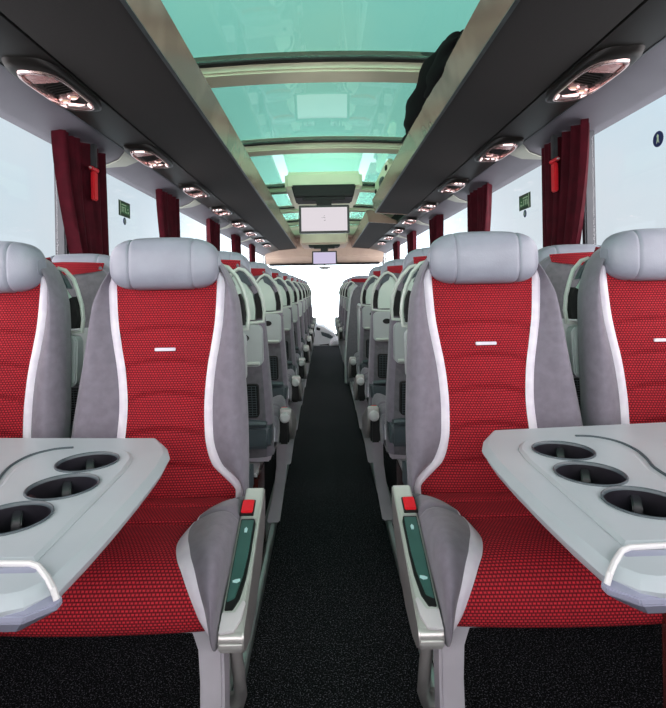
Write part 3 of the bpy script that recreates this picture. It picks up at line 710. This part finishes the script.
# ================================================================ tables
def table(sgn, nm, label):
    t = empty('cafe_table', (CX - .004 + .028, .010 - .009, 0) if sgn > 0 else (CX, 0, 0), .028 if sgn > 0 else 0); tag(t, label, 'table', 'tables in front of the camera-facing seats')
    q = lambda pts: [(sgn * x, y) for x, y in pts]
    out = [(.372, 1.115), (.336, 1.060), (.314, 1.005), (.303, .92), (.2985, .82), (.297, .72), (.298, .64), (.302, .565), (.325, .535), (.345, .528), (1.115, .528), (1.115, 1.165)]
    def inset(pts, d):
        n = len(pts); r = []
        for i in range(n):
            a, b, c = Vector(pts[i - 1]), Vector(pts[i]), Vector(pts[(i + 1) % n])
            d1 = (b - a).normalized(); d2 = (c - b).normalized()
            n1 = Vector((-d1.y, d1.x)); n2 = Vector((-d2.y, d2.x)); nn = (n1 + n2)
            nn = nn / max(.3, nn.dot(n1)); r.append(tuple(b + nn * d))
        return r
    ZT = .745
    lev = [(.026, ZT - .038), (.010, ZT - .030), (.001, ZT - .016), (.0, ZT - .012), (.007, ZT - .003), (.012, ZT)]
    rings = [[(sgn * x, y, z) for x, y in inset(out, d)] for d, z in lev]
    top = MB().rings(rings).build('tabletop', 'table', t, bevel=0, angle=25)
    # panel carrying the cup holders, slightly proud, with round holes
    pan = [(.350, .602), (.362, .90), (.372, .965), (.385, .992), (.398, 1.008), (.418, 1.022), (.445, 1.030), (.50, 1.030), (.535, 1.022), (.560, .995), (.572, .96), (.572, .92), (.560, .88), (.545, .84), (.540, .78), (.545, .70), (.56, .602)]
    P1 = inset([(x, y) for x, y in pan][::-1], .006)
    pn = MB().rings([[(sgn * x, y, ZT - .006) for x, y in pan[::-1]], [(sgn * x, y, ZT + .001) for x, y in pan[::-1]], [(sgn * x, y, ZT + .004) for x, y in P1]]).build('cup_panel', 'table', t, angle=20)
    holes = [(.449, .944), (.434, .826), (.450, .712)]
    # cut real holes through panel and top
    cb = MB()
    for hx, hy in holes:
        k = 40; cb.rings([[(sgn * hx + .0545 * math.cos(2 * PI * i / k), hy + .0545 * math.sin(2 * PI * i / k), z) for i in range(k)] for z in (ZT - .1, ZT + .05)])
    cut = cb.build('cutter_tmp', 'cupdark'); cut.location = t.location; cut.rotation_euler = t.rotation_euler
    for o in (top, pn):
        md = o.modifiers.new('b', 'BOOLEAN'); md.object = cut; md.operation = 'DIFFERENCE'; md.solver = 'EXACT'
    bpy.context.view_layer.update(); dg = bpy.context.evaluated_depsgraph_get()
    for o in (top, pn):
        me = bpy.data.meshes.new_from_object(o.evaluated_get(dg)); o.modifiers.clear(); o.data = me
        for p in me.polygons:
            if abs(p.normal.z) > .999: p.use_smooth = False
    bpy.data.objects.remove(cut)
    for hx, hy in holes:
        k = 40; c0 = lambda r, z: [(sgn * hx + r * math.cos(2 * PI * i / k), hy + r * math.sin(2 * PI * i / k), z) for i in range(k)]
        h = empty('cup_holder'); h.parent = t
        MB().rings([c0(.0535, ZT + .002), c0(.0535, ZT - .060), c0(.030, ZT - .066), c0(.001, ZT - .066)], cap=False).rings([c0(.0542, ZT - .03), c0(.0542, ZT - .068)], cap=False).build('well', 'cupdark', h, angle=50)
        MB().rings([c0(.0520, ZT + .001), c0(.0525, ZT + .0055), c0(.0540, ZT + .007), c0(.0556, ZT + .0065), c0(.0562, ZT + .003)], cap=False).build('rim', 'dark_teal_grey', h, angle=60)
        for a in (30, 110, 190, 300):
            a = math.radians(a + (0 if sgn < 0 else 40)); c, s_ = math.cos(a), math.sin(a)
            f = MB(); cx_, cy_ = sgn * hx, hy
            for w_ in (0,):
                pr = [(.053, ZT - .060), (.053, ZT - .004), (.044, ZT - .010), (.036, ZT - .022), (.034, ZT - .060)]
                f.prism(pr, lambda r, z: (cx_ + r * c - .007 * s_, cy_ + r * s_ + .007 * c, z), lambda r, z: (cx_ + r * c + .007 * s_, cy_ + r * s_ - .007 * c, z))
            f.build('grip_fin', 'cupdark', h, bevel=.002)
    # ridge bordering the writing area
    rid = [(.575, .60), (.560, .70), (.556, .78), (.562, .85), (.580, .90), (.592, .95), (.588, 1.0), (.56, 1.035), (.52, 1.045)]
    pl = []
    for i in range(len(rid) - 1):
        p0, p1, p2, p3 = [Vector(rid[max(0, min(len(rid) - 1, i + j))]) for j in (-1, 0, 1, 2)]
        for q_ in range(5):
            u = q_ / 5; pl.append(.5 * ((2 * p1) + (p2 - p0) * u + (2 * p0 - 5 * p1 + 4 * p2 - p3) * u * u + (3 * p1 - p0 - 3 * p2 + p3) * u ** 3))
    MB().tube([(sgn * p.x, p.y, ZT + .0005) for p in pl], .0030, 6).build('border_ridge', 'dark_teal_grey', t)
    # separate end cap on the near edge
    cz = [(.584, .345, 0, ZT + .001), (.570, .340, 0, ZT - .002), (.530, .3215, 0, ZT - .018), (.530, .3235, 0, ZT - .026), (.544, .338, 0, ZT - .044)]
    rg = []
    for (yn, xc, _, z) in cz:
        k = (z - (ZT - .018)) / .019
        xo = {0: .3425, 1: .330, 2: .2975, 3: .2990, 4: .322}[len(rg)]; yo = {0: .584, 1: .572, 2: .550, 3: .553, 4: .568}[len(rg)]
        rg.append([(sgn * x, y, z) for x, y in ((xo, yo + .012), (xo, yo), (xc, yn), (1.12, yn), (1.12, .592), (.36, .592))])
    MB().rings(rg).build('end_cap', 'table_cap', t, bevel=.0015, angle=30)
    MB().tube([(sgn * x, y, z) for x, y, z in ((.2985, .551, ZT - .014), (.303, .553, ZT - .004), (.318, .568, ZT + .001), (.338, .587, ZT + .003), (.352, .594, ZT + .003), (.40, .596, ZT + .003), (1.115, .596, ZT + .003))], .0036, 8).build('cap_bead', 'whiteplastic', t)
    # under structure
    MB().box(*sorted((sgn * .40, sgn * 1.11)), .66, .98, ZT - .100, ZT - .071).build('under_frame', 'table_edge', t, bevel=.006)
    MB().box(*sorted((sgn * .575, sgn * .65)), .79, .87, 0, ZT - .098).build('leg', 'maroon', t, bevel=.01)
    return t
table(-1, 'left', 'silver-grey table with three cup holders at the lower left of the aisle')
table(1, 'right', 'silver-grey table with three cup holders at the lower right of the aisle')

# ================================================================ curtains, hammers, stickers
def curtain(sgn, y, w, label, wob):
    b = MB(); NY, NZ = 56, 26; rows = []
    rnd = random.Random(wob)
    ph = [rnd.uniform(0, 6) for _ in range(3)]
    for j in range(NZ + 1):
        v = j / NZ; z = 1.765 - .87 * v
        sq = 1 - .40 * min(1, (v / .75)) ** 1.6
        row = []
        for i in range(NY + 1):
            u = i / NY - .5
            d = .020 * math.sin(u * 2 * PI * 5 + ph[0] + v * .8) + .010 * math.sin(u * 2 * PI * 11 + ph[1] - v)
            row.append((sgn * (1.125 + d), y + u * w * sq + .46 * (1 - sq) * w, z))
        rows.append(row)
    back = [[(p[0] + sgn * .004, p[1], p[2]) for p in r] for r in rows]
    n = NY + 1
    vs = [p for r in rows for p in r]; fs = [(a * n + i, a * n + i + 1, (a + 1) * n + i + 1, (a + 1) * n + i) for a in range(NZ) for i in range(NY)]
    b.add(vs, fs)
    o = len(b.v); vs2 = [p for r in back for p in r]; b.add(vs2, [f[::-1] for f in fs])
    ob = b.build('curtain', 'curtain', angle=80)
    tag(ob, label, 'curtain', 'gathered burgundy curtains')
    return ob
for sgn, nm in ((-1, 'left'), (1, 'right')):
    for i, (y, w) in enumerate([(2.37, .46), (3.66, .46), (5.1, .46), (6.5, .46), (7.9, .46)]):
        curtain(sgn, y, w, '%s burgundy curtain gathered beside the %s windows%s' % (ORD[i], nm, ', red hammer in front' if i == 0 else ''), i * 2 + (sgn > 0))
    t = empty('emergency_hammer', (sgn * 1.085, 2.38, 1.635)); tag(t, 'red emergency hammer hanging in front of the nearest %s curtain' % nm, 'hammer', 'emergency hammers')
    MB().box(-.009, .009, -.022, .022, -.135, .0).build('handle', 'hammer', t, bevel=.005)
    MB().tube([(0, -.035, .012), (0, .035, .012)], .010, 10).build('head', 'hammer', t)
    MB().tube([(0, .035, .012), (0, .052, .012)], [.006, .001], 8).tube([(0, -.035, .012), (0, -.052, .012)], [.006, .001], 8).build('tip', 'chrome', t)
    MB().box(-.012, .012, -.012, .012, .02, .13).build('bracket', 'alu_dark', t, bevel=.003)
    # window stickers
    xg = sgn * 1.190
    def sheet(name, pts, mat, par, h=0.0): return MB().prism(pts, lambda y, z: (0 - sgn * h, y, z), lambda y, z: (0 - sgn * (h + .0015), y, z)).build(name, mat, par, smooth=False)
    t = empty('exit_sticker', (xg, 3.0, 1.558)); tag(t, 'small green rectangular sticker on the %s window, past the nearest curtain' % nm, 'sticker', 'green window stickers')
    R_ = lambda a, b, c, d: [(a, c), (b, c), (b, d), (a, d)]
    sheet('panel', R_(-.085, .085, -.045, .045), 'green_dark', t)
    sheet('field', R_(-.052, .072, -.028, .030), 'green_sign', t, .0016)
    pr = MB()
    for a, b, c, d in ((-.068, -.062, -.04, .04), (-.05, .02, .020, .025), (-.045, -.038, -.02, .012), (-.03, -.005, .006, .010), (-.02, -.014, -.02, .006), (.005, .011, -.02, .012), (.005, .03, -.02, -.016), (.045, .055, -.022, -.010), (.04, .05, .0, .006)):
        pr.prism(R_(a, b, c, d), lambda y, z: (-sgn * .0032, y, z), lambda y, z: (-sgn * .0042, y, z))
    pr.build('print', 'sign_white', t, smooth=False)
    def disc(yc, zc, r, lab):
        t = empty('round_sticker', (xg, yc, zc)); tag(t, lab, 'sticker', 'round blue window stickers')
        c = [(r * math.cos(i * PI / 12), r * math.sin(i * PI / 12)) for i in range(24)]
        sheet('disc', c, 'blue_sign', t)
        k = r * .95
        sheet('figure', [(-.12 * k, .1 * k), (-.28 * k, -.6 * k), (0, -.25 * k), (.28 * k, -.6 * k), (.12 * k, .1 * k), (.2 * k, .45 * k), (0, .65 * k), (-.2 * k, .45 * k)], 'sign_white', t, .0016)
    disc(3.0, 1.487, .022, 'tiny round blue sticker right under the green sticker on the %s window' % nm)
    disc(1.80, 1.575, .028, 'round blue sticker with pale figure on the nearest %s window' % nm) if sgn > 0 else None

# ================================================================ black jacket on the right rack
def lump(name, mat, parent, cx, cy, cz, rx, ry, rz, seed, amp=.16, nu=30, nv=20):
    rnd = random.Random(seed); ks = [(rnd.randint(2, 6), rnd.randint(2, 6), rnd.uniform(0, 6), rnd.uniform(.3, 1)) for _ in range(7)]
    R = []
    for j in range(nv + 1):
        th = PI * (j + .02) / (nv + .04); r = []
        for i in range(nu):
            ph = 2 * PI * i / nu; q = 1 + amp * sum(w * math.sin(a * ph + b * th * 1.3 + p) for a, b, p, w in ks) / 3
            r.append((cx + rx * q * math.sin(th) * math.cos(ph), cy - ry * math.cos(th) * (1 + .2 * (q - 1)), cz + rz * q * math.sin(th) * math.sin(ph)))
        R.append(r)
    return MB().rings(R).build(name, mat, parent, angle=50)
t = empty('jacket', (.60, 2.6, 1.87)); tag(t, 'crumpled black jacket lying over the edge of the right luggage rack', 'jacket')
lump('body', 'bag', t, -.055, .05, .195, .075, .58, .105, 3)
lump('bundle', 'bag', t, .045, .05, .092, .060, .50, .088, 17)
lump('sleeve', 'bag', t, -.062, -.35, .155, .058, .32, .075, 5, .22)
lump('collar', 'bag', t, -.035, -.62, .125, .050, .16, .045, 9, .25)
lump('hood', 'bag', t, -.035, .55, .125, .060, .28, .050, 12, .2)

# cream duct panel at the right roof edge, before the gap in the rack
t = empty('roof_duct', (.56, 4.1, 1.98)); tag(t, 'cream air duct panel rising behind the right rack lip near the roof', 'duct panel')
MB().prism([(0.0, .0), (0, .10), (.08, .15), (.3, .165), (1.1, .165), (1.13, .02), (1.13, -.12), (1.02, -.12), (1.0, 0)], lambda y, z: (-.03, y, z), lambda y, z: (.02, y, z)).build('panel', 'cream', t, bevel=.012)
for yy, zz in ((.10, .085), (.95, .05), (.98, -.05)):
    MB().box(-.045, -.03, yy, yy + .05, zz - .02, zz + .02).build('latch', 'matte_black', t, bevel=.004)
lump('hose', 'alu_dark', t, -.03, .45, .03, .03, .13, .05, 21)

# roof console and hanging screens
def screen(y, zt, w, h, mat, label, mount_w, ztop, ph):
    t = empty('hanging_screen', (0.0, y, zt - h)); tag(t, label, 'screen', 'ceiling screens')
    bz = .022
    MB().box(-w / 2, w / 2, 0, .045, 0, h).build('bezel', 'black', t, bevel=.006)
    scr = MB().box(-w / 2 + bz, w / 2 - bz, -.003, 0, bz, h - bz).build('display', mat, t, smooth=False)
    if ph:
        d = MB()
        for a, b in ((0, -.012), (.008, -.010), (-.02, .012), (-.006, .016), (.004, .012), (.0, .03)):
            d.box(a - .003, a + .004, -.0045, -.003, h / 2 + b - .002, h / 2 + b + .002)
        d.build('screen_mark', 'alu_dark', scr, smooth=False)
    MB().box(-w * .15, w * .15, .005, .06, h, h + .05).box(-w * .42, w * .42, .01, .14, h + .045, h + .075).build('hinge', 'matte_black', t, bevel=.006)
    zz = ztop - (zt - h)
    MB().prism([(-mount_w / 2, zz), (mount_w / 2, zz), (mount_w / 2 - .03, h + .075), (-mount_w / 2 + .03, h + .075)], lambda x, z: (x, .03, z), lambda x, z: (x, .40, z)).build('housing', 'matte_black', t, bevel=.012)
    return t
screen(4.60, 1.826, .462, .258, 'screen', 'near ceiling screen hanging above the aisle, white picture', .60, 2.02, True)
screen(8.40, 1.690, .416, .233, 'screen2', 'far smaller ceiling screen above the aisle, lilac picture', .55, 1.80, False)
o = MB().box(-.36, .36, 4.66, 5.82, 1.985, 2.15).build('roof_console', 'cream', bevel=.03, seg=3); tag(o, 'cream roof console panel above the near ceiling screen', 'console')
o = MB().box(-.40, .40, 8.42, 9.36, 1.80, 2.15).build('roof_console', 'tan', bevel=.03, seg=3); tag(o, 'tan roof console behind the far ceiling screen', 'console')
t = empty('interior_mirror', (0.0, 8.8, 1.43)); tag(t, 'small round-ended mirror just under the far ceiling screen', 'mirror')
MB().tube([(-.10, 0, 0), (-.04, -.01, -.006), (.04, -.01, -.006), (.10, 0, 0)], [.018, .026, .026, .018], 10).build('glass', 'tray', t)
MB().tube([(0, .01, .02), (0, .03, .38)], .010, 8).build('stalk', 'matte_black', t)

# ================================================================ stairwell partition, rail, far end
t = empty('stairwell_partition', (.25, 5.55, 0)); tag(t, 'dark grey slanted partition on the right beyond the third aisle seat back', 'partition')
MB().prism([(-.045, 0), (-.045, .30), (-.02, .62), (.02, .95), (.05, 1.04), (.10, 1.09), (.86, 1.09), (.86, 0)], lambda x, z: (x, 0, z), lambda x, z: (x, .06, z)).build('panel', 'shell', t, bevel=.012)
MB().tube([(-.047, .0, .02), (-.047, .0, .30), (-.022, .0, .62), (.018, 0, .95), (.048, 0, 1.04), (.10, 0, 1.095)], .012, 8).build('edge_trim', 'tray', t)
MB().prism([(.12, 1.02), (.12, 1.105), (.84, 1.105), (.84, 1.02)], lambda x, z: (x, -.012, z), lambda x, z: (x, .08, z)).build('top_pad', 'suede', t, bevel=.02)
MB().box(.16, .8, -.016, -.010, .93, 1.0).build('red_stripe', 'curtain', t)
t = empty('stairwell_handrail', (.31, 4.3, 0)); tag(t, 'pale grey upright handrail beside the right aisle, before the dark partition', 'handrail')
MB().tube([(0, 0, 0), (0, 0, .82), (.0, .01, .86), (.01, .04, .885), (.03, .08, .89)], .018, 10).build('post', 'tray', t)
MB().tube([(.03, .08, .89), (.03, .9, .89), (.03, .95, .87), (.03, .96, .80), (.03, .96, 0)], .018, 10).build('top_bar', 'tray', t)

t = empty('brochure', (.262, 4.25, 0.037)); tag(t, 'blue and white folded brochure standing on the right rail by the aisle', 'brochure')
MB().prism([(-.03, 0), (-.045, .16), (.02, .17), (.03, .0)], lambda x, z: (x, 0, z), lambda x, z: (x, .012, z)).build('cover', 'whiteplastic', t, smooth=False)
MB().prism([(-.012, .06), (-.035, .175), (.035, .185), (.04, .08)], lambda x, z: (x, -.010, z), lambda x, z: (x, -.001, z)).build('blue_panel', 'blue_card', t, smooth=False)

# dashboard and steps at the front
M['dash'] = Mat('dash_grey', srgb(214, 214, 220), 0.4).noise(srgb(204, 204, 210), 8).m
t = empty('dashboard', (0, 9.95, -.07)); tag(t, 'grey driver dashboard with dark gauges at the far end of the aisle', 'dashboard')
MB().prism([(-1.1, 0), (.15, 0), (.22, .12), (.16, .24), (-.05, .38), (-.25, .42), (-1.1, .45)], lambda x, z: (x, 0, z), lambda x, z: (x, .5, z + .02)).build('body', 'dash', t, bevel=.03)
MB().prism([(-.30, .40), (-.26, .425), (-.10, .385), (-.12, .33)], lambda x, z: (x, -.02, z - .03), lambda x, z: (x, .4, z)).build('gauge_cluster', 'black', t, bevel=.01)
MB().prism([(-.10, .30), (.06, .25), (.15, .19), (.10, .15), (-.08, .22)], lambda x, z: (x, -.02, z - .01), lambda x, z: (x, .5, z + .02)).build('switch_panel', 'dark_teal_grey', t, bevel=.01)
MB().tube([(-.5 + .21 * math.cos(i * PI / 12), -.12 + .06 * math.sin(i * PI / 12), .58 + .20 * math.sin(i * PI / 12)) for i in range(24)], .013, 8, closed=True).tube([(-.5, -.12, .58), (-.5, .1, .40)], .03, 10).box(-.69, -.31, -.135, -.105, .56, .60).build('steering_wheel', 'black', t)
t = empty('engine_cover', (.1, 9.3, 0)); tag(t, 'pale boxed step cover at the front end of the aisle carpet', 'step cover')
MB().prism([(-.04, 0), (.06, .10), (.24, .11), (.27, 0)], lambda x, z: (x, 0, z), lambda x, z: (x, .5, z + .04)).build('cover', 'cabinet', t, bevel=.02)
MB().tube([(-.22, .04, .02), (-.08, .02, .03), (-.05, .02, .03)], [.008, .012, .022], 8).build('lever', 'black', t)
